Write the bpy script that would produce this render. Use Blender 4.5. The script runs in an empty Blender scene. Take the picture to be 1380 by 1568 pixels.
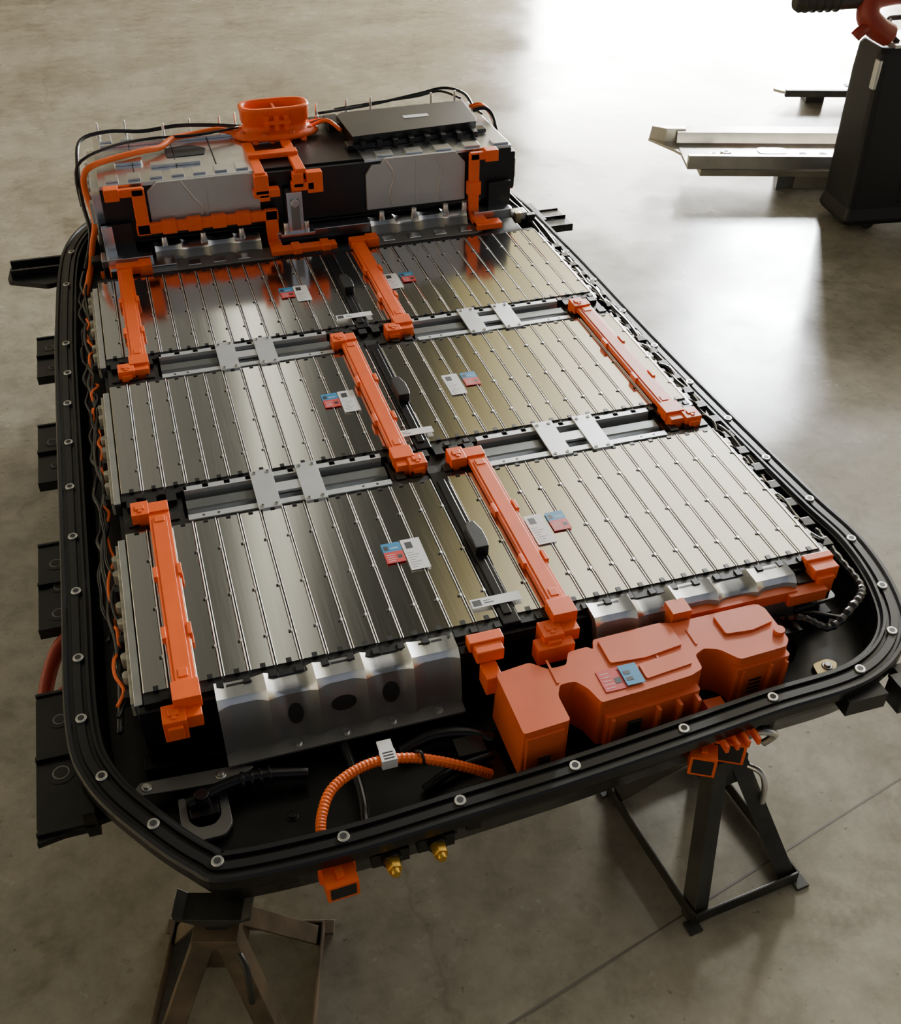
import bpy, bmesh, math, random
import numpy as np
from mathutils import Vector, Matrix
random.seed(7)
COL=bpy.context.scene.collection
T=0.5   # height of module top plane above the floor

# ------------------------------------------------------------ materials
def mat(name,col,rough=.5,metal=0.,noise=0.,nscale=8.,bump=0.,bscale=200.,stretch=None,coat=0.,rvar=0.,spec=None):
    m=bpy.data.materials.new(name);m.use_nodes=True
    nt=m.node_tree;b=nt.nodes["Principled BSDF"]
    b.inputs["Base Color"].default_value=(*col,1);b.inputs["Roughness"].default_value=rough
    b.inputs["Metallic"].default_value=metal
    if coat: b.inputs["Coat Weight"].default_value=coat;b.inputs["Coat Roughness"].default_value=.15
    if spec is not None: b.inputs["Specular IOR Level"].default_value=spec
    tc=nt.nodes.new("ShaderNodeTexCoord");mp=nt.nodes.new("ShaderNodeMapping")
    nt.links.new(tc.outputs["Object"],mp.inputs[0])
    if stretch: mp.inputs["Scale"].default_value=stretch
    if noise or rvar:
        n=nt.nodes.new("ShaderNodeTexNoise");n.inputs["Scale"].default_value=nscale;n.inputs["Detail"].default_value=5
        nt.links.new(mp.outputs[0],n.inputs["Vector"])
        if noise:
            r=nt.nodes.new("ShaderNodeValToRGB")
            r.color_ramp.elements[0].position=.3;r.color_ramp.elements[1].position=.7
            r.color_ramp.elements[0].color=(*[c*(1-noise) for c in col],1)
            r.color_ramp.elements[1].color=(*[min(1,c*(1+noise)) for c in col],1)
            nt.links.new(n.outputs[0],r.inputs[0]);nt.links.new(r.outputs[0],b.inputs["Base Color"])
        if rvar:
            q=nt.nodes.new("ShaderNodeMapRange");q.inputs[1].default_value=.3;q.inputs[2].default_value=.7
            q.inputs[3].default_value=max(.02,rough-rvar);q.inputs[4].default_value=rough+rvar
            nt.links.new(n.outputs[0],q.inputs[0]);nt.links.new(q.outputs[0],b.inputs["Roughness"])
    if bump:
        n2=nt.nodes.new("ShaderNodeTexNoise");n2.inputs["Scale"].default_value=bscale
        nt.links.new(mp.outputs[0],n2.inputs["Vector"])
        bp=nt.nodes.new("ShaderNodeBump");bp.inputs["Strength"].default_value=bump;bp.inputs["Distance"].default_value=.002
        nt.links.new(n2.outputs[0],bp.inputs["Height"]);nt.links.new(bp.outputs[0],b.inputs["Normal"])
    return m
M_ALU=mat("brushed_aluminium",(.82,.81,.78),.12,1,noise=.025,nscale=60,stretch=(4,.1,1),rvar=.012)
M_ALUR=mat("aluminium_raw",(.72,.74,.77),.26,1,noise=.08,nscale=25)
M_LIP=mat("aluminium_edge",(.92,.91,.9),.40,1)
M_SHEET=mat("grey_sheet_metal",(.22,.22,.215),.40,.6,noise=.08,nscale=6)
M_SHEETR=mat("pressed_sheet_metal",(.50,.50,.49),.38,.55,noise=.08,nscale=6)
M_BEAM=mat("beam_aluminium",(.62,.64,.66),.38,.6,noise=.05,nscale=20)
M_BEAMD=mat("beam_channel_metal",(.16,.17,.17),.38,.7,noise=.1,nscale=20)
M_BLK=mat("black_plastic",(.006,.006,.007),.36,0,bump=.1,bscale=300)
M_BLKG=mat("black_glossy_plastic",(.010,.010,.013),.22,0)
M_TRAY=mat("black_painted_tray",(.005,.005,.006),.30,0,noise=.3,nscale=12,rvar=.08)
M_RUB=mat("rubber_seal",(.006,.006,.007),.32,0)
M_ORG=mat("orange_plastic",(.92,.125,.012),.40,0,noise=.05,nscale=20)
M_ORB=mat("orange_box_plastic",(.72,.125,.033),.38,0,noise=.06,nscale=14)
M_ORC=mat("orange_conduit",(.92,.15,.015),.45)
M_WHT=mat("white_label",(.8,.8,.8),.4)
M_RED=mat("red_label",(.65,.05,.05),.4)
M_BLU=mat("blue_label",(.03,.25,.5),.4)
M_INK=mat("label_ink",(.015,.015,.015),.5)
M_BRS=mat("yellow_brass",(.75,.45,.08),.3,.8)
M_STEEL=mat("zinc_steel",(.65,.65,.63),.3,1,noise=.1,nscale=40)
M_TAB=mat("cell_tab_cream",(.40,.38,.32),.4,.4,noise=.3,nscale=60)
M_STAND=mat("dark_stand_paint",(.030,.029,.023),.5,.1,noise=.5,nscale=15)
M_RUST=mat("rusty_stand_paint",(.12,.085,.05),.55,.2,noise=.6,nscale=12)
M_RAIL=mat("rail_aluminium",(.50,.48,.42),.30,.9,noise=.15,nscale=10)
M_CART=mat("cart_black",(.006,.006,.007),.45,0,bump=.1)
M_REDP=mat("red_painted_metal",(.30,.03,.015),.4)
M_BRN=mat("brown_grip",(.05,.04,.03),.4)
M_GLD=mat("gold_foil",(.55,.45,.25),.3,1)

# ------------------------------------------------------------ mesh builder
def catmull(pts,n=6,closed=False):
    pts=[Vector(p) for p in pts];N=len(pts);out=[]
    rng=range(N) if closed else range(N-1)
    for i in rng:
        if closed: a,b,c,d=pts[(i-1)%N],pts[i],pts[(i+1)%N],pts[(i+2)%N]
        else: a,b,c,d=pts[max(i-1,0)],pts[i],pts[i+1],pts[min(i+2,N-1)]
        for k in range(n):
            t=k/n
            out.append(.5*((2*b)+(c-a)*t+(2*a-5*b+4*c-d)*t*t+(-a+3*b-3*c+d)*t**3))
    if not closed: out.append(pts[-1])
    return out
class P:
    def __init__(s,name,*mats):
        s.name=name;s.mats=mats;s.bm=bmesh.new();s.M=Matrix.Identity(4)
    def v(s,co): return s.bm.verts.new(s.M@Vector(co))
    def f(s,vs,m=0,sm=False):
        try:
            fc=s.bm.faces.new(vs);fc.material_index=m;fc.smooth=sm;return fc
        except ValueError: return None
    def box(s,x0,x1,y0,y1,z0,z1,m=0):
        v=[s.v((x,y,z)) for z in(z0,z1) for y in(y0,y1) for x in(x0,x1)]
        for q in((0,2,3,1),(4,5,7,6),(0,1,5,4),(2,6,7,3),(0,4,6,2),(1,3,7,5)): s.f([v[i] for i in q],m)
    def loft(s,rings,m=0,sm=False,cap=True,closed=True):
        R=[[s.v(c) for c in r] for r in rings];n=len(R[0])
        for a,b in zip(R[:-1],R[1:]):
            for i in range(n if closed else n-1):
                j=(i+1)%n;s.f([a[i],a[j],b[j],b[i]],m,sm)
        if cap: s.f(R[0][::-1],m);s.f(R[-1],m)
    def prism(s,poly,z0,z1,m=0,taper=1.0):
        cx=sum(p[0] for p in poly)/len(poly);cy=sum(p[1] for p in poly)/len(poly)
        s.loft([[(x,y,z0) for x,y in poly],[(cx+(x-cx)*taper,cy+(y-cy)*taper,z1) for x,y in poly]],m)
    def ext(s,poly,ax,a0,a1,m=0):
        if ax=='y': s.loft([[(u,a0,w) for u,w in poly],[(u,a1,w) for u,w in poly]],m)
        else: s.loft([[(a0,u,w) for u,w in poly],[(a1,u,w) for u,w in poly]],m)
    def cyl(s,p0,p1,r0,r1=None,m=0,seg=16,cap=True):
        p0=Vector(p0);p1=Vector(p1);r1=r0 if r1 is None else r1
        d=(p1-p0).normalized();a=d.orthogonal().normalized();b=d.cross(a)
        ring=lambda c,r:[c+(a*math.cos(t)+b*math.sin(t))*r for t in [2*math.pi*i/seg for i in range(seg)]]
        s.loft([ring(p0,r0),ring(p1,r1)],m,True,cap)
    def tube(s,pts,r,m=0,seg=8,n=5,ribs=0.,smooth=True):
        q=catmull(pts,n) if smooth else [Vector(p) for p in pts]
        rings=[];a=None
        for i,c in enumerate(q):
            d=(q[min(i+1,len(q)-1)]-q[max(i-1,0)]).normalized()
            a=(d.orthogonal() if a is None else a-d*a.dot(d)).normalized();b=d.cross(a)
            rr=r*(1+ribs*(1 if i%2 else -1))
            rings.append([c+(a*math.cos(t)+b*math.sin(t))*rr for t in [2*math.pi*k/seg for k in range(seg)]])
        s.loft(rings,m,not ribs)
    def beam(s,p0,p1,w,h,m=0,up=(0,0,1)):
        p0=Vector(p0);p1=Vector(p1);d=(p1-p0).normalized();x=d.cross(Vector(up)).normalized();y=x.cross(d)
        ring=lambda c:[c-x*w/2-y*h/2,c+x*w/2-y*h/2,c+x*w/2+y*h/2,c-x*w/2+y*h/2]
        s.loft([ring(p0),ring(p1)],m)
    def angle(s,p0,p1,w,t,m=0,inn=(0,0,0)):
        p0=Vector(p0);p1=Vector(p1);d=(p1-p0).normalized()
        o=Vector(inn)-p0;o=(o-d*o.dot(d)).normalized();q=d.cross(o)
        a=(o+q).normalized();b=(o-q).normalized()
        ring=lambda c:[c,c+a*w,c+a*w+b*t,c+a*t+b*t,c+a*t+b*w,c+b*w]
        s.loft([ring(p0),ring(p1)],m)
    def bolt(s,x,y,z,r=.007,m=0,h=.006):
        s.cyl((x,y,z),(x,y,z+h*.35),r*1.5,None,m,14);s.cyl((x,y,z+h*.35),(x,y,z+h),r,None,m,6)
    def done(s,parent=None,bevel=0.,seg=2,loc=None):
        bmesh.ops.recalc_face_normals(s.bm,faces=s.bm.faces)
        me=bpy.data.meshes.new(s.name);s.bm.to_mesh(me);s.bm.free()
        for m in s.mats: me.materials.append(m)
        o=bpy.data.objects.new(s.name,me);COL.objects.link(o)
        if parent: o.parent=parent
        if loc: o.location=loc
        if bevel:
            b=o.modifiers.new("b","BEVEL");b.width=bevel;b.segments=seg;b.limit_method='ANGLE';b.angle_limit=math.radians(35)
        return o
def empty(name,loc=(0,0,0)):
    e=bpy.data.objects.new(name,None);COL.objects.link(e);e.location=loc;e.empty_display_size=.1;return e

# ============================================================ BATTERY PACK
pack=empty("battery_pack",(0,0,T))

# ---- tray rim
PATH=[(-.108,.03),(-.107,.36),(-.106,.70),(-.104,1.2),(-.1,1.44),(-.085,1.80),(-.06,1.98),(.0,2.12),(.10,2.2),(.35,2.25),(.95,2.25),(1.2,2.2),(1.31,2.06),(1.355,1.89),(1.365,1.6),(1.37,1.43),(1.372,1.0),(1.378,.709),(1.388,.45),(1.40,.207),(1.411,.066),(1.388,-.075),(1.33,-.187),(1.216,-.253),(1.03,-.268),(.854,-.285),(.65,-.303),(.452,-.315),(.263,-.325),(.095,-.318),(.055,-.295),(-.01,-.216),(-.081,-.101)]
path=catmull([(x,y,0) for x,y in PATH],10,True)
def sweep(part,prof,m=0):
    n=len(path);rings=[]
    for i in range(n):
        t=(path[(i+1)%n]-path[i-1]).normalized();nn=Vector((t.y,-t.x,0))
        rings.append([path[i]+nn*o+Vector((0,0,z)) for o,z in prof])
    rings.append(rings[0]);part.loft(rings,m,False,False,True)
def offs(o):
    n=len(path);r=[]
    for i in range(n):
        t=(path[(i+1)%n]-path[i-1]).normalized();r.append((path[i].x+t.y*o,path[i].y-t.x*o))
    return r
p=P("tray_rim",M_RUB)
sweep(p,[(-.028,-.085),(-.028,-.066),(-.025,-.0615),(-.019,-.0615),(-.016,-.067),(-.011,-.067),(-.009,-.062),(.004,-.062),(.006,-.067),(.011,-.067),(.013,-.060),(.018,-.060),(.022,-.067),(.026,-.067),(.026,-.085)])
p.done(pack,.0012)
p=P("tray_walls",M_TRAY)
sweep(p,[(-.018,-.085),(-.010,-.12),(.004,-.165),(.012,-.165),(.012,-.16),(.034,-.15),(.026,-.085)])
p.prism(offs(.008),-.168,-.15)
p.done(pack)
p=P("rim_bolts",M_STEEL,M_INK)
B=[(-.1,1.35),(-.1,1.195),(-.104,1.05),(-.106,.88),(-.108,.705),(-.107,.53),(-.106,.359),(-.108,.177),(-.108,.031),(-.081,-.101),(-.010,-.216),(.075,-.310),(.263,-.323),(.452,-.312),(.65,-.302),(.854,-.284),(1.033,-.266),(1.216,-.253),(1.329,-.187),(1.386,-.075),(1.411,.066),(1.402,.207),(1.391,.368),(1.387,.536),(1.376,.709),(1.372,.9),(1.372,1.1),(1.37,1.3),(1.366,1.5),(1.36,1.7),(1.352,1.89),(-.09,1.7),(-.07,1.92)]
for x,y in B:
    p.cyl((x,y,-.063),(x,y,-.0585),.0105,.009,0,16);p.cyl((x,y,-.0585),(x,y,-.058),.0055,None,1,12)
p.done(pack)

# ---- modules
D=.4275;G=.1345;PIT=.0445
def module(name,x0,n,y0,y1,zt,zb=-.12):
    p=P(name,M_ALU,M_BLK,M_LIP,M_INK)
    x1=x0+n*PIT
    p.box(x0+.002,x1-.002,y0-.026,y1+.022,zb,zt-.008,1)
    for i in range(n):
        a=x0+i*PIT;w=PIT-.001;t=random.uniform(-.012,.012);zc=zt+random.uniform(-.0004,.0004)
        z0=zc-t*w/2;z1=zc+t*w/2
        p.ext([(a+.0015,zt-.006),(a+.0015,z0-.001),(a+.0028,z0),(a+w-.0042,z1),(a+w-.0036,zt-.006)],'y',y0,y1,0)
        p.ext([(a+w-.0028,zt-.006),(a+w-.0028,zt+.0010),(a+w-.0023,zt+.0016),(a+w-.0011,zt+.0016),(a+w-.0006,zt+.0010),(a+w-.0006,zt-.006)],'y',y0-.001,y1+.001,2)
        for fy in(.17,.46,.78):
            yy=y0+(y1-y0)*fy
            p.box(a+w-.009,a+w-.005,yy-.0022,yy+.0022,zt-.001,zt+.0016,3)
            p.box(a+w-.0045,a+w-.0002,yy-.0035,yy+.0035,zt,zt+.0026,2)
        for (ya,yb) in((y0-.024,y0),(y1,y1+.02)):
            p.box(a+.0005,a+PIT-.0005,ya,yb,zt-.02,zt-.003,1)
        p.box(a+.018,a+.027,y0-.002,y0+.009,zt-.002,zt+.0016,1)
        p.box(a+.018,a+.027,y1-.006,y1+.002,zt-.002,zt+.0016,1)
        p.box(a+.030,a+.042,y0-.024,y0-.010,zt-.003,zt+.0,1)
    return p.done(pack)
rows=[(k*(D+G),k*(D+G)+D) for k in range(3)]
for k,(a,b) in enumerate(rows):
    module("module_a%d"%(k+1),0.0,14,a,b,0.)
    module("module_b%d"%(k+1),.657,14,a,b,0.)
    p=P("seam_cover_%d"%(k+1),M_BLKG,M_BLK)
    p.box(.624,.657,a-.022,b+.02,-.1,.0015);p.box(.632,.648,a+.0,b-.01,.0015,.005)
    p.prism([(.634,a+.165),(.66,a+.165),(.663,a+.18),(.663,a+.215),(.655,a+.245),(.638,a+.245),(.634,a+.23)],.002,.024,1)
    p.done(pack,.0015)

# labels
p=P("module_labels",M_WHT,M_RED,M_BLU,M_INK)
for k,(a,b) in enumerate(rows):
    for xr,xw in((.468,.507),(.806,.761)):
        p.box(xr,xr+.037,a+.192,a+.224,.0022,.0030,1);p.box(xr,xr+.037,a+.224,a+.250,.0022,.0030,2)
        for j in range(4): p.box(xr+.004,xr+.018+.003*(j%2),a+.197+j*.006,a+.1983+j*.006,.0030,.0031,0)
        p.box(xr+.024,xr+.033,a+.203,a+.213,.0030,.0031,3)
        p.box(xr+.003,xr+.012,a+.229,a+.242,.0030,.0031,3);p.box(xr+.016,xr+.032,a+.233,a+.235,.0030,.0031,0)
        p.box(xw,xw+.038,a+.162,a+.252,.0022,.0030,0)
        for j in range(7): p.box(xw+.004,xw+.016+.005*(j%3),a+.169+j*.007,a+.170+j*.007,.0030,.0031,3)
        p.box(xw+.006,xw+.020,a+.224,a+.243,.0030,.0031,3)
    p.box(.583,.677,a+.026,a+.049,.0055,.0063,0);p.box(.586,.602,a+.030,a+.045,.0063,.0065,3)
    p.box(.607,.625,a+.034,a+.036,.0063,.0065,3);p.box(.607,.62,a+.04,a+.0415,.0063,.0065,3)
p.done(pack)

# ---- cross beams
for k in range(2):
    y0=rows[k][1];p=P("cross_beam_%d"%(k+1),M_BEAM,M_BLK,M_STEEL,M_INK,M_BEAMD)
    p.box(-.01,1.29,y0+.022,y0+.108,-.13,-.035,1)
    for xa,xb in((.125,.542),(.760,1.172)):
        c=(xa+xb)/2
        for prof,mm in(([(.010,-.03),(.010,.0),(.026,.0),(.026,-.03)],0),([(.107,-.03),(.107,.0),(.122,.0),(.122,-.03)],0),
                    ([(.026,-.03),(.026,-.012),(.030,-.020),(.044,-.020),(.050,-.008),(.054,-.006),(.080,-.006),(.084,-.008),(.090,-.020),(.102,-.020),(.107,-.010),(.107,-.03)],4)):
            p.ext([(y0+u,w) for u,w in prof],'x',xa,xb,mm)
        for dx in(-.0475,.0475):
            q=c+dx
            p.box(q-.023,q+.023,y0-.001,y0+.130,.0005,.0045,0)
            for bx in(-.014,.014):
                for by in(.008,.121):
                    p.cyl((q+bx,y0+by,.0045),(q+bx,y0+by,.0062),.0045,None,2,12);p.cyl((q+bx,y0+by,.0062),(q+bx,y0+by,.0064),.0025,None,3,8)
        p.box(c-.04,c+.04,y0+.050,y0+.080,-.004,.002,0)
        for u in(xa+.03,xa+.06,xb-.06,xb-.03): p.cyl((u,y0+.018,0),(u,y0+.018,.0005),.003,None,3,8)
    for xa,xb in((.0,.118),(.548,.754),(1.178,1.285)):
        p.box(xa,xb,y0+.026,y0+.104,-.04,-.012,1)
        nn=max(2,int((xb-xa)/.03))
        for i in range(nn):
            u=xa+(xb-xa)*(i+.5)/nn
            p.box(u-.010,u+.010,y0+.02,y0+.045,-.012,.0,1);p.box(u-.010,u+.010,y0+.085,y0+.108,-.012,-.001,1)
    p.done(pack,.0012)

# ---- orange bus bars
def busbar(name,xs,y0,y1,far,near,zn=.0):
    p=P(name,M_ORG)
    w=.020;z0,z1=.004,.016
    p.box(xs-w,xs+w,y0,y1,z0,z1)
    p.box(xs-w+.006,xs+w-.006,y0+.03,y1-.03,z1,z1+.002)
    for fy in(.3,.62):
        yy=y0+(y1-y0)*fy
        for sgn in(-1,1): p.box(xs+sgn*(w+.002)-.004,xs+sgn*(w+.002)+.004,yy-.015,yy+.015,z0+.001,z1+.003)
    p.box(min(xs-w,far),max(xs+w,far),y1-.012,y1+.020,z0-.008,z1+.004)
    p.box(far-.017,far+.017,y1-.018,y1+.026,z0-.014,z1+.006)
    p.box(xs-w-.003,xs+w+.003,y0-.010,y0+.032,z0-.01,z1+.004)
    p.box(min(xs-w,near-.018),max(xs+w,near+.018),y0-.032,y0-.004,zn-.016,zn+.010)
    p.box(near-.019,near+.019,y0-.040,y0+.0,zn-.03,zn+.014)
    p.box(near-.012,near+.012,y0-.048,y0-.04,zn-.02,zn+.006)
    for u,v,q in((far,y1+.002,z1+.006),(near,y0-.022,zn+.014)):
        p.box(u-.009,u+.009,v-.004,v+.010,q-.001,q+.0025);p.box(u-.004,u+.004,v-.012,v-.004,q-.001,q+.002)
    p.box(xs-.010,xs+.010,y1-.045,y1-.025,z1,z1+.0035);p.box(xs-.008,xs+.008,y0+.04,y0+.06,z1,z1+.0035)
    p.done(pack,.0018,2)
busbar("bus_bar_1",.070,-.040,.470,.035,.045,-.012)
busbar("bus_bar_2",.732,-.035,.470,.692,.700,-.012)
busbar("bus_bar_3",.583,.505,1.030,.560,.607,.004)
busbar("bus_bar_4",1.215,.500,1.035,1.205,1.247,.004)
busbar("bus_bar_5",.077,1.060,1.600,.135,.045,.004)
busbar("bus_bar_6",.738,1.075,1.590,.785,.705,.004)

# ---- front brackets
def bracket(name,xa,xb,yf,zt=-.002,drop=.105,n=4,depth=.034,face=True):
    p=P(name,M_ALUR,M_STEEL,M_INK,M_SHEET)
    w=(xb-xa)/n
    yt=yf-depth;yb=yt-.022
    N=n*8;rings=[]
    for i in range(N+1):
        x=xa+(xb-xa)*i/N;fr=(i%8)/8;c=math.cos(2*math.pi*fr)
        k=max(0,c)**3
        sad=-.010*(1-k)*(1 if int(i//8)%2 else .25)
        e=.010*k
        rings.append([(x,yf,zt-.004),(x,yf,zt+sad*.3+k*.003),(x,yt-e*.5,zt+sad+k*.003),(x,yt-.008-e,zt-.010+sad*.6),(x,yb-e,zt-drop*.80),(x,yb-.004-e*.5,zt-drop),(x,yb-.032,zt-drop-.002),(x,yb-.032,zt-drop-.006),(x,yb,zt-drop-.006),(x,yt+.002,zt-.02),(x,yt+.004,zt-.012+sad)])
    R=[[p.v(c) for c in r] for r in rings];m=len(R[0])
    for a,b in zip(R[:-1],R[1:]):
        for i in range(m):
            j=(i+1)%m;p.f([a[i],a[j],b[j],b[i]],3 if i in(3,4,5,6) else 0,True)
    p.f(R[0][::-1],3);p.f(R[-1],3)
    if face:
        zc=zt-.056
        sl=lambda dz:(yt-.008)+((yb-yt+.008))*((-(zc+dz-zt)-.010)/(drop*.80-.010))
        for i in range(1,n-1):
            c=xa+w*(i+.5);ra,rb=((.013,.021),(.022,.015),(.015,.021))[(i-1)%3]
            pts=[(c+ra*math.cos(2*math.pi*k/20),rb*math.sin(2*math.pi*k/20)) for k in range(20)]
            p.loft([[(u,sl(v)+.001,zc+v) for u,v in pts],[(u,sl(v)-.0012,zc+v) for u,v in pts]],2)
        for i in range(1,n): p.bolt(xa+w*(i+.45),yb-.018,zt-drop-.002,.006,1)
    o=p.done(pack);o.data.set_sharp_from_angle(angle=math.radians(40))
bracket("front_bracket_1",.115,.530,-.014,n=5)
bracket("front_bracket_2",.785,1.192,-.014,n=5)
p=P("front_end_plates",M_BLK,M_TRAY,M_SHEET,M_STEEL)
p.box(-.01,1.29,-.034,-.020,-.15,-.012,0)
p.box(.13,.33,-.10,-.05,-.15,-.112,1);p.box(-.02,1.3,-.06,-.03,-.15,-.12,1)
p.prism([(-.05,-.11),(.13,-.125),(.155,-.105),(.13,-.095),(-.03,-.085)],-.122,-.118,2)
p.bolt(-.02,-.098,-.118,.006,3);p.bolt(.1,-.108,-.118,.006,3)
p.prism([(.535,-.055),(.60,-.05),(.60,-.03),(.535,-.03)],-.07,-.015,0)
p.prism([(1.2,-.06),(1.28,-.06),(1.28,-.03),(1.2,-.03)],-.08,-.02,0)
p.done(pack,.002)

# ---- orange junction box
p=P("junction_box",M_ORB,M_RED,M_BLU,M_WHT,M_INK)
zt=-.018;zb=-.125
def rnd(poly,r=.01,n=3):
    out=[];N=len(poly)
    for i in range(N):
        a,b,c=Vector(poly[i-1]),Vector(poly[i]),Vector(poly[(i+1)%N])
        r1=min(r,(a-b).length*.4,(c-b).length*.4)
        s=b+(a-b).normalized()*r1;e=b+(c-b).normalized()*r1
        for k in range(n+1):
            t=k/n;q=s*(1-t)**2+b*2*t*(1-t)+e*t*t;out.append((q.x,q.y))
    return out
p.prism(rnd([(.575,-.112),(.640,-.104),(.665,-.128),(.700,-.128),(.715,-.100),(.752,-.098),(.760,-.108),(.768,-.085),(.90,-.080),(.925,-.088),(1.095,-.086),(1.108,-.10),(1.108,-.185),(1.095,-.200),(1.0,-.205),(.975,-.172),(.950,-.162),(.928,-.172),(.925,-.205),(.90,-.214),(.80,-.222),(.725,-.226),(.715,-.19),(.70,-.168),(.672,-.168),(.66,-.19),(.66,-.246),(.575,-.252)],.006),zb,zt,0,.985)
p.prism(rnd([(.582,-.205),(.652,-.203),(.652,-.252),(.582,-.256)],.006),zb-.004,zt-.012)
p.prism(rnd([(.775,-.092),(.895,-.086),(.915,-.10),(.915,-.145),(.84,-.155),(.775,-.150)],.005),zt-.004,zt+.004)
p.prism(rnd([(.82,-.165),(.912,-.158),(.912,-.19),(.82,-.20)],.005),zt-.004,zt+.003)
p.prism(rnd([(1.0,-.096),(1.095,-.094),(1.098,-.14),(1.05,-.15),(1.0,-.145)],.006),zt-.004,zt+.005)
p.prism(rnd([(.99,-.212),(1.1,-.205),(1.1,-.18),(.99,-.18)],.006),zb,zt-.02)
p.prism(rnd([(.735,-.238),(.915,-.225),(.915,-.20),(.735,-.20)],.006),zb,zt-.03)
for xx in(.672,.86,.94): p.box(xx-.002,xx+.002,-.165 if xx<.9 else -.15,-.11,zt,zt+.002)
for xx in(.745,.83,.87,.905): p.box(xx-.003,xx+.003,-.243,-.22,zb,zt-.034)
for xx in(1.005,1.06,1.09): p.box(xx-.0025,xx+.0025,-.2145,-.20,zb,zt-.026)
for i in range(4):
    p.box(.775,.80,-.2405,-.235,zb+.02+i*.010,zb+.024+i*.010,4)
    p.box(.605,.628,-.2575,-.254,zb+.012+i*.009,zb+.0155+i*.009,4)
    p.box(1.02,1.045,-.2115,-.205,zb+.02+i*.010,zb+.0235+i*.010,4)
p.cyl((1.095,-.165,zt-.01),(1.095,-.165,zt+.008),.010);p.cyl((.610,-.225,zt-.012),(.610,-.225,zt-.006),.008)
p.cyl((.690,-.146,zb),(.690,-.146,zt-.045),.016,.016,0)
p.box(.925,.962,-.085,-.05,-.06,.0);p.box(.965,1.19,-.075,-.055,-.045,-.022);p.box(1.17,1.25,-.085,-.055,-.05,-.025)
p.box(.885,.92,-.275,-.235,zb,zb+.03);p.box(.93,.965,-.25,-.215,zb,zb+.035)
p.box(.742,.782,-.208,-.160,zt+.0005,zt+.0015,1);p.box(.782,.815,-.206,-.160,zt+.0028,zt+.0038,2)
for i in range(5): p.box(.746,.762+.003*(i%2),-.202+i*.008,-.2008+i*.008,zt+.0015,zt+.0018,3)
p.box(.766,.778,-.195,-.182,zt+.0015,zt+.0018,4)
for i in range(2): p.box(.786,.798,-.196+i*.014,-.188+i*.014,zt+.0038,zt+.0041,4)
p.done(pack,.0020,2)
p=P("terminal_caps",M_ORG,M_BLK)
p.box(.555,.605,-.082,-.035,-.02,.006);p.box(.548,.612,-.060,-.036,-.012,.010);p.box(.56,.59,-.12,-.08,-.06,-.02)
p.box(1.232,1.285,-.060,-.020,-.03,.002);p.box(1.237,1.272,-.070,-.055,-.05,-.01);p.box(1.228,1.288,-.034,-.016,-.004,.007)
p.box(.665,.735,-.09,-.06,-.05,-.012)
p.done(pack,.002,2)

# ---- front bay: conduit, pipes, bracket
p=P("orange_cable",M_ORC,M_WHT,M_INK,M_BLK)
cab=[(.232,-.305,-.12),(.232,-.298,-.085),(.240,-.270,-.07),(.262,-.235,-.062),(.30,-.212,-.06),(.345,-.20,-.062),(.40,-.202,-.07),(.45,-.212,-.085),(.50,-.222,-.11),(.535,-.225,-.135)]
p.tube(cab,.0085,0,10,14,.07)
p.box(.352,.378,-.212,-.190,-.072,-.0515,1);p.box(.353,.377,-.194,-.168,-.056,-.0525,1)
for i in range(3): p.box(.357,.374,-.208+i*.006,-.206+i*.006,-.0515,-.051,2)
p.tube([(.412,-.195,-.085),(.412,-.194,-.068),(.42,-.205,-.062),(.422,-.215,-.08)],.003,3,6)
p.done(pack)
p=P("front_bay_hardware",M_BLKG,M_STEEL,M_SHEET,M_TRAY,M_GLD)
p.tube([(.305,-.28,-.13),(.315,-.20,-.125),(.31,-.10,-.12)],.009,0,10)
p.tube([(.04,-.15,-.12),(.10,-.135,-.115),(.16,-.13,-.115),(.24,-.14,-.125)],.011,0,10)
for x in(.13,.145,.16,.175): p.cyl((x,-.132,-.117),(x+.006,-.132,-.117),.016,None,0)
p.tube([(.40,-.14,-.13),(.46,-.13,-.12),(.52,-.14,-.12),(.56,-.16,-.13)],.012,0,10)
p.tube([(.42,-.22,-.14),(.48,-.20,-.13),(.55,-.19,-.13)],.009,0,8)
p.box(.49,.54,-.19,-.15,-.15,-.115,0)
p.prism(rnd([(.025,-.125),(.037,-.125),(.039,-.175),(.052,-.19),(.078,-.19),(.09,-.175),(.09,-.125),(.104,-.125),(.106,-.195),(.09,-.215),(.045,-.215),(.025,-.195)],.008),-.140,-.132,2)
p.box(.042,.088,-.175,-.13,-.15,-.125,0);p.cyl((.065,-.15,-.125),(.065,-.15,-.10),.014,.012,0)
p.prism(rnd([(1.195,-.185),(1.235,-.183),(1.25,-.165),(1.235,-.15),(1.2,-.155)],.008),-.148,-.142,4);p.bolt(1.225,-.168,-.142,.007,1)
p.prism(rnd([(1.21,-.06),(1.31,-.05),(1.31,-.02),(1.22,-.025)],.01),-.10,-.092,2);p.bolt(1.26,-.04,-.092,.009,1)
for x,y in((.4,-.26),(.2,-.20),(.62,-.275)): p.bolt(x,y,-.15,.007,3)
p.tube([(1.15,-.08,-.08),(1.18,-.12,-.05),(1.22,-.15,-.055),(1.29,-.12,-.04),(1.33,-.08,-.045),(1.34,.0,-.05),(1.345,.10,-.05)],.008,0,8,8,.12)
p.tube([(1.15,-.10,-.10),(1.2,-.10,-.06),(1.26,-.13,-.06),(1.3,-.1,-.06)],.005,0,6)
p.box(1.13,1.18,-.13,-.09,-.15,-.07,0)
p.done(pack,.0015)

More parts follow.
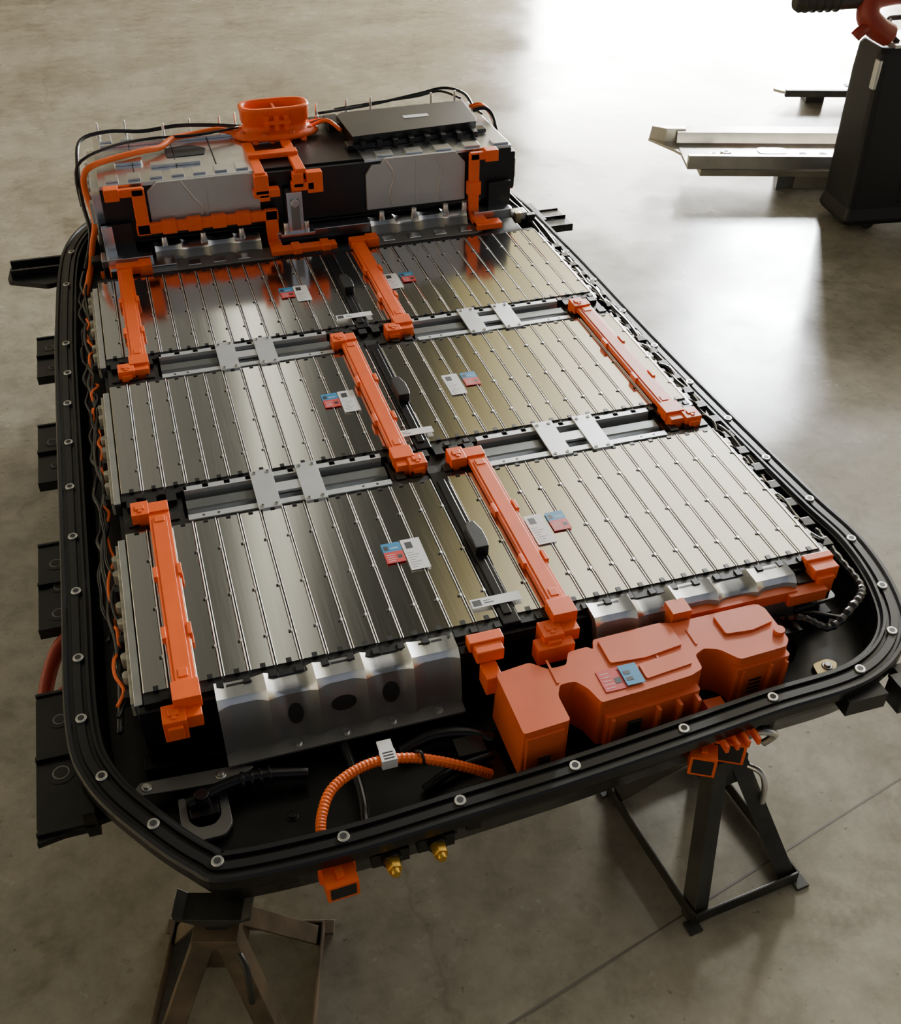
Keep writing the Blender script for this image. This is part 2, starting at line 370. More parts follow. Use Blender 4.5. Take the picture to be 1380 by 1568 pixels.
# ---- side harnesses
def wig(x,ya,yb,n,amp,z,za=.008):
    return [(x+random.uniform(-amp,amp),ya+(yb-ya)*i/(n-1),z+random.uniform(-za,za)) for i in range(n)]
p=P("wiring_harness",M_BLKG,M_ORC,M_TAB)
p.tube(wig(-.045,-.02,1.75,26,.008,-.058),.006,0,8);p.tube(wig(-.038,.0,1.7,34,.012,-.05),.004,0,6)
p.tube(wig(-.055,.2,1.65,30,.008,-.066),.005,0,6)
p.tube(wig(-.036,.02,1.45,40,.011,-.05,.012),.0035,1,6)
p.tube(wig(1.335,.1,1.85,30,.007,-.050),.008,0,8);p.tube(wig(1.322,.05,1.8,36,.012,-.042),.005,0,6)
p.tube(wig(1.345,.3,1.9,30,.008,-.055),.006,0,6)
for k in range(26):
    y=.0+k*.066;x=1.335
    p.tube([(x,y+.05,-.05),(x-.02,y+.055,-.03),(x-.035,y+.05,-.02)],.003,0,6,3)
    p.box(x-.012,x+.012,y+.04,y+.065,-.066,-.038,0)
    if k%3==0: p.box(x-.03,x-.016,y+.01,y+.03,-.05,-.03,2)
p.done(pack,.001)
p=P("module_side_covers",M_TAB,M_ALUR,M_BLK)
for (a,b) in rows:
    for sx,x in((-1,-.002),(1,1.282)):
        p.box(min(x,x+sx*.014),max(x,x+sx*.014),a-.01,b+.005,-.09,-.016,1)
        p.box(min(x+sx*.014,x+sx*.02),max(x+sx*.014,x+sx*.02),a+.0,b-.005,-.05,-.02,0)
        for i in range(9):
            y=a+.02+i*.045
            p.prism(rnd([(x+sx*.014,y),(x+sx*.030,y+.004),(x+sx*.030,y+.018),(x+sx*.014,y+.022)],.005),-.05,-.025,0 if i%3 else 2)
p.done(pack,.0015)

# ---- side mounting ears
p=P("mounting_ears",M_TRAY,M_STEEL,M_INK,M_SHEET)
def ear(xo,xi,ya,yb,holes,z=-.13):
    s=1 if xo>xi else -1
    p.prism(rnd([(xi,ya),(xo-s*.01,ya),(xo,ya+.012),(xo,yb-.012),(xo-s*.012,yb),(xi,yb)],.006),z-.006,z)
    for yy in(ya+.004,yb-.004):
        p.box(min(xi,xo),max(xi,xo),yy-.003,yy+.003,z-.02,z+.004)
    p.box(min(xi,xo),max(xi,xo),(ya+yb)/2-.004,(ya+yb)/2+.004,z,z+.008)
    p.box(min(xi,xi+s*.02),max(xi,xi+s*.02),ya,yb,z-.03,z+.03)
    for hx,hy,r in holes:
        p.cyl((hx,hy,z-.001),(hx,hy,z+.001),r*1.5,None,0,18)
        p.cyl((hx,hy,z-.0065),(hx,hy,z+.0015),r*.9,None,3,18);p.cyl((hx,hy,z+.0015),(hx,hy,z+.002),r*.72,None,2,18)
ear(-.188,-.11,1.31,1.53,[(-.155,1.47,.013),(-.15,1.36,.010)])
ear(-.188,-.11,.83,1.08,[(-.155,1.0,.013),(-.15,.90,.010)])
ear(-.190,-.11,.34,.61,[(-.155,.54,.014),(-.15,.465,.012),(-.152,.385,.014)])
ear(-.195,-.10,-.14,.17,[(-.155,.10,.013),(-.155,-.02,.016)],-.125)
p.prism([(-.195,-.15),(-.08,-.13),(-.05,-.11),(-.09,-.05),(-.19,-.10)],-.14,-.128)
ear(1.50,1.385,1.76,1.90,[(1.45,1.83,.013)],-.10)
p.prism(rnd([(-.262,1.86),(-.15,1.80),(-.08,1.82),(-.08,1.98),(-.14,1.98),(-.255,1.95)],.01),-.115,-.10)
p.box(-.25,-.08,1.875,1.885,-.10,-.08);p.box(-.25,-.08,1.93,1.94,-.10,-.075)
for x,y in((-.235,1.905),(-.215,1.93),(-.15,1.9)):
    p.cyl((x,y,-.10),(x,y,-.096),.013,None,1);p.cyl((x,y,-.096),(x,y,-.095),.008,None,2)
p.box(1.27,1.32,-.315,-.27,-.13,-.075);p.box(1.17,1.25,-.30,-.27,-.12,-.085);p.box(1.3,1.34,-.29,-.24,-.12,-.09)
p.done(pack,.0015)
p=P("side_tow_lug",M_REDP)
p.tube([(-.10,.33,-.13),(-.155,.315,-.15),(-.19,.25,-.19),(-.185,.22,-.20),(-.15,.22,-.18),(-.12,.24,-.15)],.014,0,8)
p.done(pack)

# ---- outer connectors along the front
p=P("front_connectors",M_ORG,M_BRS,M_TRAY,M_INK,M_STEEL)
def oconn(x,y,z,w,l,h,rot=0):
    p.M=Matrix.Translation((x,y,z))@Matrix.Rotation(rot,4,'Z')
    p.box(-w/2,w/2,-l,0,-h/2,h/2);p.box(-w/2-.004,w/2+.004,-l*.35,0,-h/2-.004,h/2+.004)
    p.box(-w/2+.005,w/2-.005,-l-.0008,-l+.01,-h/2+.005,h/2-.005,3)
    p.box(-w*.12,w*.12,-l*.8,-l*.35,h/2,h/2+.005)
    p.M=Matrix.Identity(4)
oconn(.245,-.325,-.115,.050,.055,.036,.05)
oconn(.905,-.275,-.125,.045,.055,.045,-.5);oconn(.955,-.268,-.120,.06,.050,.05,-.5)
for x in(.92,.94,.96,.98): p.box(x-.003,x+.003,-.325,-.29,-.100,-.085,0)
for x,y in((.33,-.345),(.405,-.34)):
    p.cyl((x,y+.03,-.11),(x,y-.01,-.11),.016,None,2);p.cyl((x,y-.01,-.11),(x,y-.026,-.11),.0135,.0125,1,6)
    p.cyl((x,y-.026,-.11),(x,y-.034,-.11),.009,.007,1);p.box(x-.03,x+.03,y+.0,y+.03,-.13,-.1,2)
for x in(.43,.47,.98,1.02): p.box(x-.012,x+.012,-.33 if x<.6 else -.29,-.28,-.12,-.09,2)
p.tube([(.99,-.285,-.12),(1.01,-.295,-.11),(1.03,-.30,-.12),(1.02,-.29,-.15)],.007,4,8)
p.done(pack,.002)

# ============================================================ rear double-height stack
YF=1.715;YB=2.14;ZT=.200
p=P("rear_lower_modules",M_BLK,M_ALUR,M_SHEET)
p.box(.02,1.26,1.60,YB,-.13,-.018,0);p.box(.02,1.26,YF+.02,YB,-.018,.03,0)
p.done(pack,.003)
bracket("rear_bracket_1",.17,.47,1.705,.03,.045,4,.025,False)
bracket("rear_bracket_2",.80,1.10,1.705,.03,.045,4,.025,False)
p=P("rear_shelf",M_SHEET,M_STEEL,M_BLK,M_ALUR)
p.prism([(.15,1.585),(.49,1.585),(.52,1.60),(.52,1.66),(.15,1.66)],-.012,-.004,0);p.prism([(.78,1.585),(1.10,1.585),(1.13,1.60),(1.13,1.66),(.78,1.66)],-.012,-.004,0)
for x in(.2,.27,.34,.41,.84,.92,1.0,1.08): p.box(x-.018,x+.018,1.60,1.635,-.004,-.001,3)
p.box(.02,.16,1.64,1.70,.0,.022,3);p.box(.52,.80,1.67,1.71,.0,.03,3);p.box(1.12,1.24,1.65,1.70,.0,.03,3)
for x in(.2,.31,.42,.84,.94,1.04,1.1): p.cyl((x,1.69,.02),(x,1.69,.052),.011,.008,1,10)
p.prism([(.555,1.66),(.60,1.66),(.60,1.70),(.555,1.70)],.02,.15,3);p.box(.565,.59,1.655,1.66,.04,.13,0);p.cyl((.577,1.652,.12),(.577,1.66,.12),.012,None,1)
p.box(.53,.63,1.65,1.70,.022,.032,3);p.cyl((.548,1.67,.02),(.548,1.67,.06),.008,None,1);p.cyl((.608,1.67,.02),(.608,1.67,.06),.008,None,1)
p.box(.04,.22,1.60,1.66,-.012,.008,3)
p.done(pack,.0015)
p=P("rear_upper_modules",M_BLK,M_SHEETR,M_ALUR,M_STEEL,M_INK)
p.box(.05,1.255,YF,YB,.045,ZT-.006,0)
def sheet(xa,xb,za,zb,notch):
    pts=[(xa,za),(xb,za),(xb,zb),(xb-.03,zb+.004),(xa+.03,zb+.004),(xa,zb-.02)] if not notch else [(xa,za),(xb,za),(xb,zb-.03),(xb-.03,zb+.004),(xa+.06,zb+.004),(xa+.045,zb-.012),(xa+.02,zb-.012),(xa,zb-.04)]
    p.loft([[(u,YF-.012,w) for u,w in pts],[(u,YF-.001,w) for u,w in pts]],1)
sheet(.175,.485,.062,ZT,False);sheet(.80,1.105,.055,ZT,True)
for pts in([(.27,.20),(.30,.15),(.32,.12),(.31,.08)],[(.86,.20),(.885,.15),(.87,.10),(.88,.06)],[(1.02,.20),(1.03,.14),(1.02,.10),(1.03,.06)]):
    p.tube([(u,YF-.0115,w) for u,w in pts],.004,1,6)
p.box(.33,.337,YF-.014,YF-.01,.07,.19,1);p.box(.95,.956,YF-.014,YF-.01,.06,.19,1)
p.box(.19,.47,YF-.0135,YF-.011,.105,.109,1);p.box(.82,1.09,YF-.0135,YF-.011,.085,.089,1)
p.box(.05,.49,YF+.0,YB,ZT-.006,ZT+.004,2);p.box(.50,.80,YF+.02,YB,ZT-.006,ZT-.0,0)
p.box(.80,1.255,YF,YB,ZT-.006,ZT+.002,2);p.box(.50,.60,YF+.22,YB,ZT,ZT+.004,2)
for i in range(7):
    x=.07+i*.06
    p.box(x,x+.035,YF+.02,YF+.07,ZT+.004,ZT+.009,2)
    p.box(x,x+.035,YB-.08,YB-.02,ZT+.004,ZT+.009,2)
p.box(.07,.46,YF+.30,YF+.315,ZT+.004,ZT+.012,2);p.box(.20,.34,YF+.10,YF+.13,ZT+.004,ZT+.012,2)
for x in(.15,.27,.38): p.box(x,x+.004,YF+.07,YF+.30,ZT+.004,ZT+.006,4)
p.prism(rnd([(.25,YF+.17),(.36,YF+.17),(.37,YF+.22),(.33,YF+.26),(.25,YF+.25)],.01),ZT+.004,ZT+.006,4)
p.prism(rnd([(.10,YF+.14),(.18,YF+.14),(.18,YF+.18),(.10,YF+.18)],.01),ZT+.004,ZT+.014,2)
for i in range(5):
    x=.84+i*.09;p.box(x,x+.05,YF+.012,YF+.05,ZT+.002,ZT+.008,2)
for x,y in((.26,.34),(.34,.36),(.43,.36),(.48,.38),(.74,.40),(.84,.41),(.92,.41),(1.12,.40),(1.2,.40),(.07,.40),(.15,.40)):
    p.cyl((x,YF+y,ZT),(x,YF+y,ZT+.05),.004,.004,3,8);p.cyl((x,YF+y,ZT),(x,YF+y,ZT+.012),.008,None,3,6)
for x,sg in((.05,-1),(1.255,1)):
    p.box(min(x,x+sg*.025),max(x,x+sg*.025),YF+.03,YB-.03,.06,.17,2 if sg<0 else 0)
    for i in range(6): p.box(min(x,x+sg*.035),max(x,x+sg*.035),YF+.05+i*.06,YF+.08+i*.06,.08,.14,1)
p.box(.03,.12,YF-.02,YF+.05,-.0,.10,0);p.box(.035,.065,YF-.03,YF,-.0,.10,2);p.box(1.18,1.25,YF-.02,YF+.05,.0,.10,0)
p.done(pack,.0018)

p=P("rear_bus_bars",M_ORG)
yy=YF-.038
def fb(x0,x1,z0,z1,y0=None,y1=None): p.box(x0,x1,(yy if y0 is None else y0),(yy+.016 if y1 is None else y1),z0,z1)
fb(.075,.165,.180,.203);fb(.06,.10,.174,.208,yy-.006,yy+.03);fb(.132,.168,.066,.20);fb(.13,.53,.068,.098);fb(.492,.528,-.01,.10)
p.box(.492,.528,1.60,yy+.016,-.006,.010);p.box(.49,.68,1.587,1.622,-.002,.014);p.box(.55,.575,1.580,1.628,-.002,.018);p.box(.635,.66,1.580,1.628,-.002,.018)
for x in(.2,.27,.34,.41): p.box(x,x+.04,yy-.003,yy+.02,.064,.102)
fb(1.115,1.18,.180,.203);fb(1.16,1.2,.174,.208,yy-.006,yy+.03);fb(1.112,1.143,.02,.20);fb(1.107,1.148,.075,.115,yy-.004,yy+.02);p.box(1.11,1.15,1.60,yy+.01,.0,.02);p.box(1.11,1.19,1.59,1.63,-.002,.016)
for a in((.47,.51,.15,.205),(.465,.54,.14,.163),(.48,.51,.13,.15),(.575,.64,.15,.173),(.62,.665,.140,.20),(.58,.61,.16,.20)):
    fb(a[0],a[1],a[2],a[3],yy-.01,yy+.02)
p.box(.475,.505,yy,YF+.22,.195,.210);p.box(.59,.62,yy,YF+.22,.195,.210);p.box(.475,.62,YF+.08,YF+.115,.205,.220)
p.done(pack,.0022,2)

# service plug
p=P("service_plug",M_ORG,M_ORB,M_INK)
cx,cy=.590,YF+.285
def ov(a,b,z,k=3.2,n=36):
    r=[]
    for i in range(n):
        t=2*math.pi*i/n;c,s=math.cos(t),math.sin(t)
        r.append((cx+a*math.copysign(abs(c)**(2/k),c),cy+b*math.copysign(abs(s)**(2/k),s),z))
    return r
p.loft([ov(.125,.070,.205,2.2),ov(.132,.078,.210,2.2),ov(.132,.078,.218,2.2),ov(.12,.068,.224,2.2),ov(.10,.052,.226),ov(.096,.048,.240),ov(.096,.048,.247),ov(.102,.052,.251),ov(.104,.054,.288),ov(.106,.056,.293),ov(.102,.053,.297),ov(.092,.043,.297),ov(.088,.04,.288),ov(.088,.04,.245)],0,True)
p.box(cx-.06,cx+.06,cy-.015,cy+.015,.24,.280,1);p.box(cx-.004,cx+.004,cy-.05,cy+.05,.24,.288,1)
for i in range(3): p.box(cx-.04+i*.03,cx-.025+i*.03,cy-.062,cy-.05,.235,.278,0)
p.box(cx-.035,cx+.04,cy-.066,cy-.05,.254,.264,0)
for i in range(8):
    t=2*math.pi*(i+.5)/8;p.cyl((cx+.110*math.cos(t),cy+.064*math.sin(t),.216),(cx+.110*math.cos(t),cy+.064*math.sin(t),.229),.008,None,1,10)
for dx in(-.07,-.02,.03,.075): p.cyl((cx+dx,cy-.05,.16),(cx+dx,cy-.06,.21),.010,None,0,10)
p.done(pack)

# control unit
p=P("control_unit",M_BLK,M_WHT,M_BLKG)
zz=ZT+.010
p.prism([(.790,YF+.10),(1.185,YF+.13),(1.195,YF+.16),(1.205,YF+.335),(.805,YF+.325),(.785,YF+.30)],zz,zz+.028)
p.prism([(.770,YF+.085),(1.215,YF+.12),(1.215,YF+.155),(.770,YF+.13)],zz-.006,zz+.006,2)
p.prism([(.75,YF+.25),(.79,YF+.25),(.79,YF+.34),(.75,YF+.34)],zz-.006,zz+.02,0)
p.box(.98,1.06,YF+.215,YF+.24,zz+.028,zz+.029,1)
for i in range(8): p.box(.81+i*.05,.825+i*.05,YF+.08,YF+.11,zz-.004,zz+.014,0)
p.done(pack,.003,2)

p=P("rear_cables",M_ORC,M_BLKG,M_ORG)
o=YF
p.tube([(.47,o+.29,.215),(.42,o+.31,.225),(.34,o+.30,.222),(.28,o+.27,.225),(.24,o+.22,.22),(.19,o+.19,.225),(.10,o+.15,.225),(.04,o+.12,.22),(.015,o+.11,.20),(.01,o+.11,.15),(.02,o+.08,.08),(.0,o+.04,.02),(-.02,o-.03,-.03),(-.04,o-.1,-.06)],.009,0,8)
p.tube([(.5,o+.33,.22),(.4,o+.36,.225),(.3,o+.35,.235),(.2,o+.36,.225),(.1,o+.34,.24),(.02,o+.30,.235),(.0,o+.2,.20),(-.005,o+.12,.12),(.0,o+.08,.04),(-.03,o-.02,-.02)],.006,1,8)
p.tube([(.48,o+.30,.23),(.35,o+.26,.232),(.22,o+.28,.228),(.1,o+.22,.235),(.0,o+.16,.21),(-.01,o+.14,.1)],.0045,1,6)
p.tube([(.74,o+.36,.23),(.9,o+.42,.22),(1.0,o+.44,.225),(1.1,o+.45,.235),(1.18,o+.45,.245),(1.235,o+.41,.235),(1.25,o+.36,.21),(1.26,o+.30,.2)],.005,1,6)
p.tube([(.80,o+.40,.225),(.95,o+.43,.225),(1.08,o+.43,.232),(1.16,o+.43,.242),(1.22,o+.39,.225)],.004,1,6)
for i in range(3): p.tube([(.70,o+.32-i*.02,.22),(.745,o+.29-i*.02,.230+i*.006),(.78,o+.25-i*.02,.22)],.006,0 if i!=1 else 1,8)
for i in range(3): p.tube([(1.225,o+.32-i*.02,.22),(1.26,o+.31-i*.02,.228),(1.28,o+.27-i*.01,.21),(1.28,o+.2,.17),(1.29,o+.15,.1),(1.28,o+.05,.05)],.006,0 if i<2 else 1,8)
p.tube([(1.26,o+.05,.04),(1.30,o-.01,.0),(1.33,o-.10,-.03),(1.34,o-.2,-.05)],.007,1,8);p.tube([(1.25,o+.02,.03),(1.29,o-.06,.0),(1.31,o-.16,-.03),(1.32,o-.3,-.05)],.005,1,8)
p.done(pack)
p=P("rear_side_clutter",M_STEEL,M_BLK,M_ORG,M_GLD)
random.seed(3)
for i in range(46):
    s=i%2;x=(.04 if s else 1.25)+random.uniform(-.05,.05);y=1.62+random.random()*.25;z=random.uniform(-.06,.02)
    a,b,c=[random.uniform(.008,.022) for _ in range(3)]
    p.box(x-a,x+a,y-b,y+b,z-c,z+c*.5,random.choice((0,1,1,1,2 if s else 3,0)))
p.done(pack,.002)

# ============================================================ jack stands
def stand(name,loc,rot,w,d,h,m,m2):
    e=empty(name,loc);e.rotation_euler=(0,0,rot)
    p=P("frame",m,m2)
    top=.032;c=[(-w/2,-d/2),(w/2,-d/2),(w/2,d/2),(-w/2,d/2)];hh=h*.84
    for x,y in c:
        sx=math.copysign(1,x);sy=math.copysign(1,y)
        p.angle((x,y,0),(sx*top,sy*top,hh),.034,.005,0,(0,0,h*.25))
    for i in range(4):
        a,b=c[i],c[(i+1)%4]
        p.beam((a[0]*.97,a[1]*.97,.016),(b[0]*.97,b[1]*.97,.016),.005,.030)
    for a in c:
        p.box(a[0]-.014,a[0]+.014,a[1]-.014,a[1]+.014,0,.005)
    p.prism([(-top-.008,-top-.008),(top+.008,-top-.008),(top+.008,top+.008),(-top-.008,top+.008)],hh-.07,hh,0,.9)
    p.box(-.016,.016,-.016,.016,hh-.1,h-.022,1)
    for i in range(5): p.box(-.019,-.015,-.010,.010,hh-.0+i*.008-.03,hh+.004+i*.008-.03,1)
    p.ext([(-.06,h),(-.045,h-.012),(.045,h-.012),(.06,h),(.06,h-.012),(.02,h-.03),(-.02,h-.03),(-.06,h-.012)],'y',-.024,.024,1)
    p.tube([(.03,-.03,hh-.03),(.05,-.06,hh-.03),(.055,-.075,hh-.055),(.055,-.08,hh-.1)],.006,1,8)
    p.done(e,.0012)
    return e
HS=T-.168
stand("jack_stand",(.985,-.225,0),.10,.24,.33,HS,M_STAND,M_STEEL)
stand("jack_stand",(.055,-.305,0),-.30,.28,.30,HS,M_RUST,M_STAND)
stand("jack_stand",(.25,1.75,0),.1,.24,.33,HS,M_STAND,M_STEEL)
stand("jack_stand",(1.05,1.75,0),.0,.24,.33,HS,M_STAND,M_STEEL)

# ============================================================ aluminium beam on floor
e=empty("aluminium_rail",(2.55,2.98,0));e.rotation_euler=(0,0,-.30)
p=P("channel",M_RAIL,M_INK,M_STEEL)
Z=.105;LN=.92
p.ext([(-.19,Z),(-.19,Z+.06),(-.165,Z+.06),(-.16,Z+.015),(.10,Z+.015),(.11,Z+.06),(.17,Z+.07),(.17,Z),(.15,Z)],'x',0,LN,0)
p.ext([(-.19,Z-.03),(-.20,Z),(.17,Z),(.17,Z-.03)],'x',.06,LN,0)
p.prism([(-.12,.17),(.0,.17),(.0,-.02),(-.02,.02)],Z,Z+.012,0)
p.prism([(-.12,.17),(.05,.17),(.05,.13),(-.05,.13)],Z,Z+.07,0,.9)
for x in(.55,.64,.73,.82): p.cyl((x,-.03,Z+.015),(x,-.03,Z+.017),.018,None,1)
p.prism(rnd([(.35,-.04),(.48,-.04),(.48,.04),(.35,.04)],.03),Z+.015,Z+.019,2)
for x,y in((.13,-.10),(.19,-.07)): p.cyl((x,y,Z+.015),(x,y,Z+.04),.028,.022,2);p.cyl((x,y,Z+.04),(x,y,Z+.042),.012,None,1)
p.done(e,.003)
p=P("support_block",M_RAIL,M_SHEET)
p.ext([(-.14,0),(.12,0),(.12,.075),(-.14,.075)],'x',.50,LN-.03,0);p.prism([(.42,-.15),(.56,-.10),(.56,-.02),(.44,-.02)],0,.075,1)
p.done(e,.003)
e=empty("metal_plate",(3.80,3.72,0));e.rotation_euler=(0,0,-.3)
p=P("plate",M_RAIL,M_STAND)
p.prism(rnd([(-.30,-.03),(-.1,.22),(.6,.22),(.6,-.08),(-.25,-.08)],.02),.07,.085,0)
p.box(-.24,.6,-.085,-.06,.055,.09,1);p.box(-.1,.0,.0,.1,0,.07,1);p.box(.4,.5,.0,.1,0,.07,1)
p.prism(rnd([(.1,.0),(.2,.0),(.2,.05),(.1,.05)],.01),.085,.088,1)
p.done(e,.003)

# ============================================================ black cart with red clamp
e=empty("tool_cart",(3.34,2.28,0));e.rotation_euler=(0,0,-.14)
p=P("cabinet",M_CART,M_INK,M_STEEL)
def rr(x0,x1,y0,y1,z,r=.03):
    return [(x,y,z) for x,y in rnd([(x0,y0),(x1,y0),(x1,y1),(x0,y1)],r,4)]
p.loft([rr(-.40,.45,-.12,.12,.03),rr(-.41,.46,-.13,.13,.05),rr(-.40,.45,-.12,.12,.10),rr(-.41,.43,-.11,.11,.60),rr(-.41,.42,-.10,.10,.70),rr(-.40,.40,-.09,.09,.72)],0)
p.box(-.2,.40,-.122,-.10,.12,.45,0);p.box(-.415,-.398,-.105,-.07,.57,.68,2)
for x in(-.28,.38):
    for y in(-.08,.08): p.cyl((x,y-.015,.03),(x,y+.015,.03),.03,None,1)
p.done(e,.006)
p=P("work_tray",M_STEEL,M_STAND)
p.box(-.36,.42,-.10,.10,.72,.732,0);p.tube([(-.33,-.06,.73),(-.36,-.03,.76),(-.33,.04,.78),(-.27,.06,.79),(.2,.06,.79)],.010,1)
p.done(e,.002)
p=P("red_clamp",M_REDP,M_BRN,M_STAND)
# curved arm: a forged red jaw reaching out past the cart with a ribbed grip on its far end
p.tube([(-.38,-.06,.76),(-.44,-.07,.79),(-.48,-.06,.83),(-.46,-.04,.88),(-.36,-.03,.90),(-.1,-.02,.90),(.25,.0,.90)],.042,0,12)
p.tube([(-.46,-.07,.80),(-.51,-.09,.785),(-.53,-.09,.765)],.022,0,10)
p.tube([(.1,.0,.73),(.1,.0,.88)],.03,2,10);p.tube([(.3,.0,.73),(.28,.0,.90)],.03,2,10)
p.cyl((-.74,-.02,.875),(-.44,-.03,.88),.036,.030,1);p.cyl((-.76,-.02,.875),(-.74,-.02,.875),.026,.038,2)
for i in range(5): p.cyl((-.72+i*.03,-.02,.8755),(-.712+i*.03,-.02,.8755),.039,None,2)
p.done(e,.002)

# ============================================================ room
def floormat():
    m=bpy.data.materials.new("polished_concrete");m.use_nodes=True;nt=m.node_tree;b=nt.nodes["Principled BSDF"];L=nt.links
    tc=nt.nodes.new("ShaderNodeTexCoord")
    def noise(sc,det=6,r=.6):
        n=nt.nodes.new("ShaderNodeTexNoise");n.inputs["Scale"].default_value=sc;n.inputs["Detail"].default_value=det;n.inputs["Roughness"].default_value=r
        L.new(tc.outputs["Object"],n.inputs["Vector"]);return n
    def mult(a,src,lo,p0,p1,fac=1.):
        rr=nt.nodes.new("ShaderNodeValToRGB");rr.color_ramp.elements[0].position=p0;rr.color_ramp.elements[0].color=(*lo,1);rr.color_ramp.elements[1].position=p1
        L.new(src,rr.inputs[0]);mx=nt.nodes.new("ShaderNodeMixRGB");mx.blend_type='MULTIPLY';mx.inputs[0].default_value=fac
        L.new(a,mx.inputs[1]);L.new(rr.outputs[0],mx.inputs[2]);return mx.outputs[0]
    n1=noise(1.6);n2=noise(11,9,.75)
    r=nt.nodes.new("ShaderNodeValToRGB");r.color_ramp.elements[0].position=.35;r.color_ramp.elements[1].position=.68
    r.color_ramp.elements[0].color=(.25,.228,.172,1);r.color_ramp.elements[1].color=(.40,.365,.285,1)
    L.new(n1.outputs[0],r.inputs[0])
    c=mult(r.outputs[0],n2.outputs[0],(.55,.53,.49),.36,.60,.65)
    n3=noise(2.7,7,.7);c=mult(c,n3.outputs[0],(.42,.39,.34),.30,.44,.65)
    n4=noise(45,4,.6);c=mult(c,n4.outputs[0],(.45,.40,.33),.28,.35,.75)
    vo=nt.nodes.new("ShaderNodeTexVoronoi");vo.feature='DISTANCE_TO_EDGE';vo.inputs["Scale"].default_value=.40
    nz=noise(3,4);ad=nt.nodes.new("ShaderNodeVectorMath");ad.operation='MULTIPLY_ADD';ad.inputs[1].default_value=(.25,.25,.25)
    L.new(nz.outputs["Color"],ad.inputs[0]);L.new(tc.outputs["Object"],ad.inputs[2]);L.new(ad.outputs[0],vo.inputs["Vector"])
    c=mult(c,vo.outputs["Distance"],(.75,.73,.68),.0004,.0014,.7)
    L.new(c,b.inputs["Base Color"])
    q=nt.nodes.new("ShaderNodeMapRange");q.inputs[1].default_value=.35;q.inputs[2].default_value=.65;q.inputs[3].default_value=.17;q.inputs[4].default_value=.31
    L.new(n1.outputs[0],q.inputs[0]);L.new(q.outputs[0],b.inputs["Roughness"])
    bp=nt.nodes.new("ShaderNodeBump");bp.inputs["Strength"].default_value=.2;bp.inputs["Distance"].default_value=.004
    L.new(noise(5,5).outputs[0],bp.inputs["Height"]);L.new(bp.outputs[0],b.inputs["Normal"])
    b.inputs["Specular IOR Level"].default_value=.65
    return m
p=P("floor",floormat());p.box(-7,10,-6,11,-.1,0);fl=p.done()
p=P("saw_cut_joint",mat("joint_fill",(.13,.115,.09),.6))
p.beam((-.6,-.75,0),(3.2,.22,0),.004,.0012);p.done(fl)
M_WALL=mat("painted_wall",(.78,.68,.48),.8,0,noise=.08,nscale=2)
def emis(name,col,st):
    m=bpy.data.materials.new(name);m.use_nodes=True;nt=m.node_tree;nt.nodes.clear()
    e=nt.nodes.new("ShaderNodeEmission");e.inputs[0].default_value=(*col,1);e.inputs[1].default_value=st
    o=nt.nodes.new("ShaderNodeOutputMaterial");nt.links.new(e.outputs[0],o.inputs[0]);return m
WH=4.3
p=P("wall_far",M_WALL);p.box(-7,10,11,11.2,0,WH);p.box(7.6,10,11,11.2,WH,6.6);p.done()
p=P("wall_right",M_WALL);p.box(10,10.2,-6,11,0,WH);p.done()
p=P("wall_left",M_WALL);p.box(-7.2,-7,-6,11,0,WH);p.done()
p=P("door_1",emis("daylight_door",(1,.98,.93),95),M_STEEL);p.box(5.0,9.6,10.93,10.99,0,2.5,0)
p.box(4.9,5.0,10.9,10.99,0,2.6,1);p.box(9.6,9.7,10.9,10.99,0,2.6,1);p.box(4.9,9.7,10.9,10.99,2.5,2.6,1);p.done()
p=P("window_1",emis("daylight_window",(.92,.96,1.0),330),M_STEEL);p.box(8.0,9.5,10.93,10.97,WH,6.2,0)
p.box(8.72,8.78,10.9,10.93,WH,6.2,1);p.box(8.0,9.5,10.9,10.93,5.2,5.26,1);p.box(7.94,8.0,10.9,10.98,WH,6.26,1);p.box(9.5,9.56,10.9,10.98,WH,6.26,1);p.box(7.94,9.56,10.9,10.98,6.2,6.26,1);p.done()

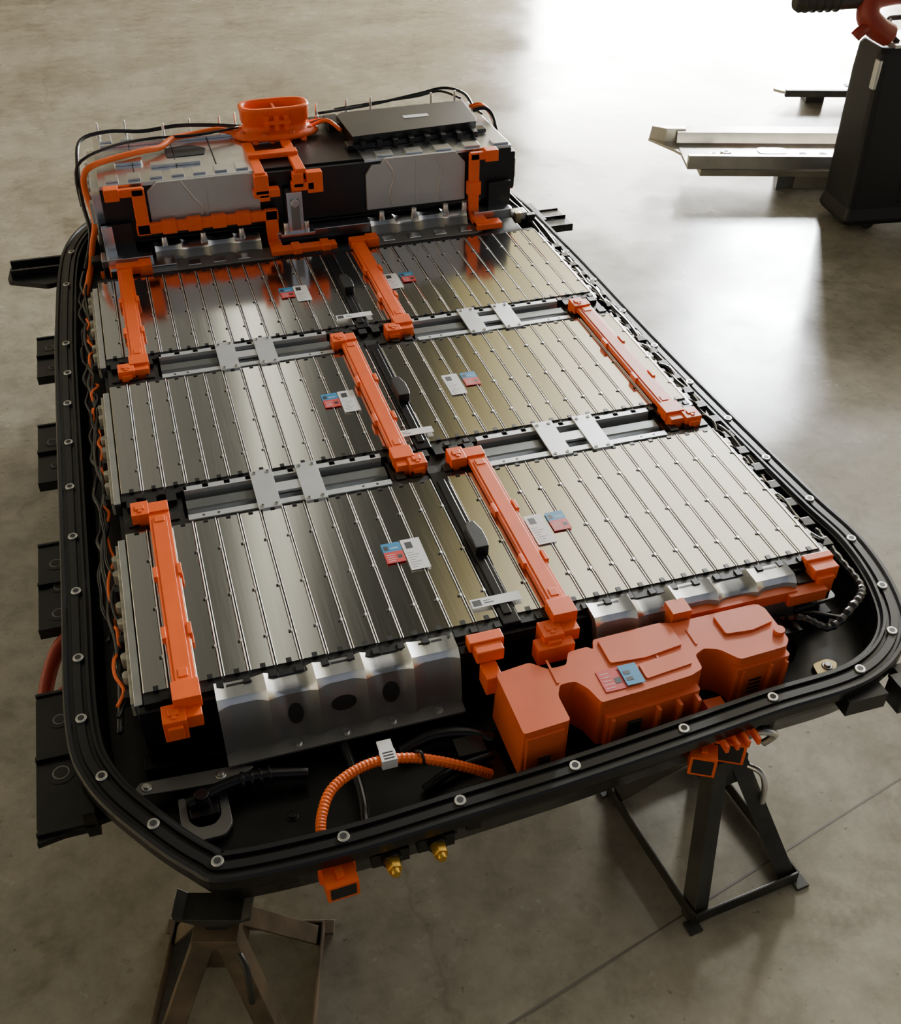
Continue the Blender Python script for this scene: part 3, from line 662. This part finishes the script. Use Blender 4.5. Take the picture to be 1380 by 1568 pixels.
# world: invented ambient by azimuth and height, shaped for module reflections (dark overhead, bright warm side to the right)
w=bpy.data.worlds.new("shaped_ambient");bpy.context.scene.world=w;w.use_nodes=True;nt=w.node_tree;L=nt.links
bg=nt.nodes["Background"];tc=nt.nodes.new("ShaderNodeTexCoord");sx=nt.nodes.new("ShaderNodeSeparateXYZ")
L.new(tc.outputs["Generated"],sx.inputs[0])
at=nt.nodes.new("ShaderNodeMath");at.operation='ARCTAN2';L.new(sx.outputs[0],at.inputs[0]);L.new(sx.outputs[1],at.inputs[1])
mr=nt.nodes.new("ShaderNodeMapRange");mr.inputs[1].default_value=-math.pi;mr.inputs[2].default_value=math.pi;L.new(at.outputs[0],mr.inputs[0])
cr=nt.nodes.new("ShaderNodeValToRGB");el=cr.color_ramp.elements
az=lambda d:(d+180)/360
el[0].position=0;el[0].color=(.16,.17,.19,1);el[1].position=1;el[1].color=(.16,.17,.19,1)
for d,c in((-80,(.52,.46,.31)),(-20,(.80,.71,.50)),(-6,(.28,.26,.20)),(2,(.12,.115,.095)),(4.5,(.12,.115,.095)),(5.6,(2.0,1.92,1.55)),(6.4,(2.0,1.92,1.55)),(7.6,(.12,.115,.095)),(12,(.045,.043,.036)),(17.0,(.06,.055,.038)),(20,(.50,.41,.18)),(23.5,(1.2,1.05,.62)),(28,(2.4,2.2,1.65)),(60,(3.4,3.15,2.65)),(85,(1.5,1.45,1.3)),(115,(.28,.28,.29))):  # narrow bright band added to put a streak on the module tops
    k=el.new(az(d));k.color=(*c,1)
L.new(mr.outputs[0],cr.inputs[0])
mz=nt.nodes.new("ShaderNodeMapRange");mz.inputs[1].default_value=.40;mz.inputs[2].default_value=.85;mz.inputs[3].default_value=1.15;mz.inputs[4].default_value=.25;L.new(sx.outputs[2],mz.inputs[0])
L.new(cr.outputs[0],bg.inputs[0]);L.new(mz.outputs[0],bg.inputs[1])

# ============================================================ camera
rv=np.array([0.8908,-0.141,-0.2772]);th=np.linalg.norm(rv)
R=Matrix.Rotation(th,4,Vector((rv/th).tolist()))
cam=bpy.data.cameras.new("camera");cam.sensor_fit='HORIZONTAL';cam.sensor_width=36;cam.lens=36*1623.88/1380
cam.clip_start=.05
co=bpy.data.objects.new("camera",cam);COL.objects.link(co)
co.matrix_world=Matrix.Translation((0.1277,-1.2768,1.3253+T))@R
bpy.context.scene.camera=co
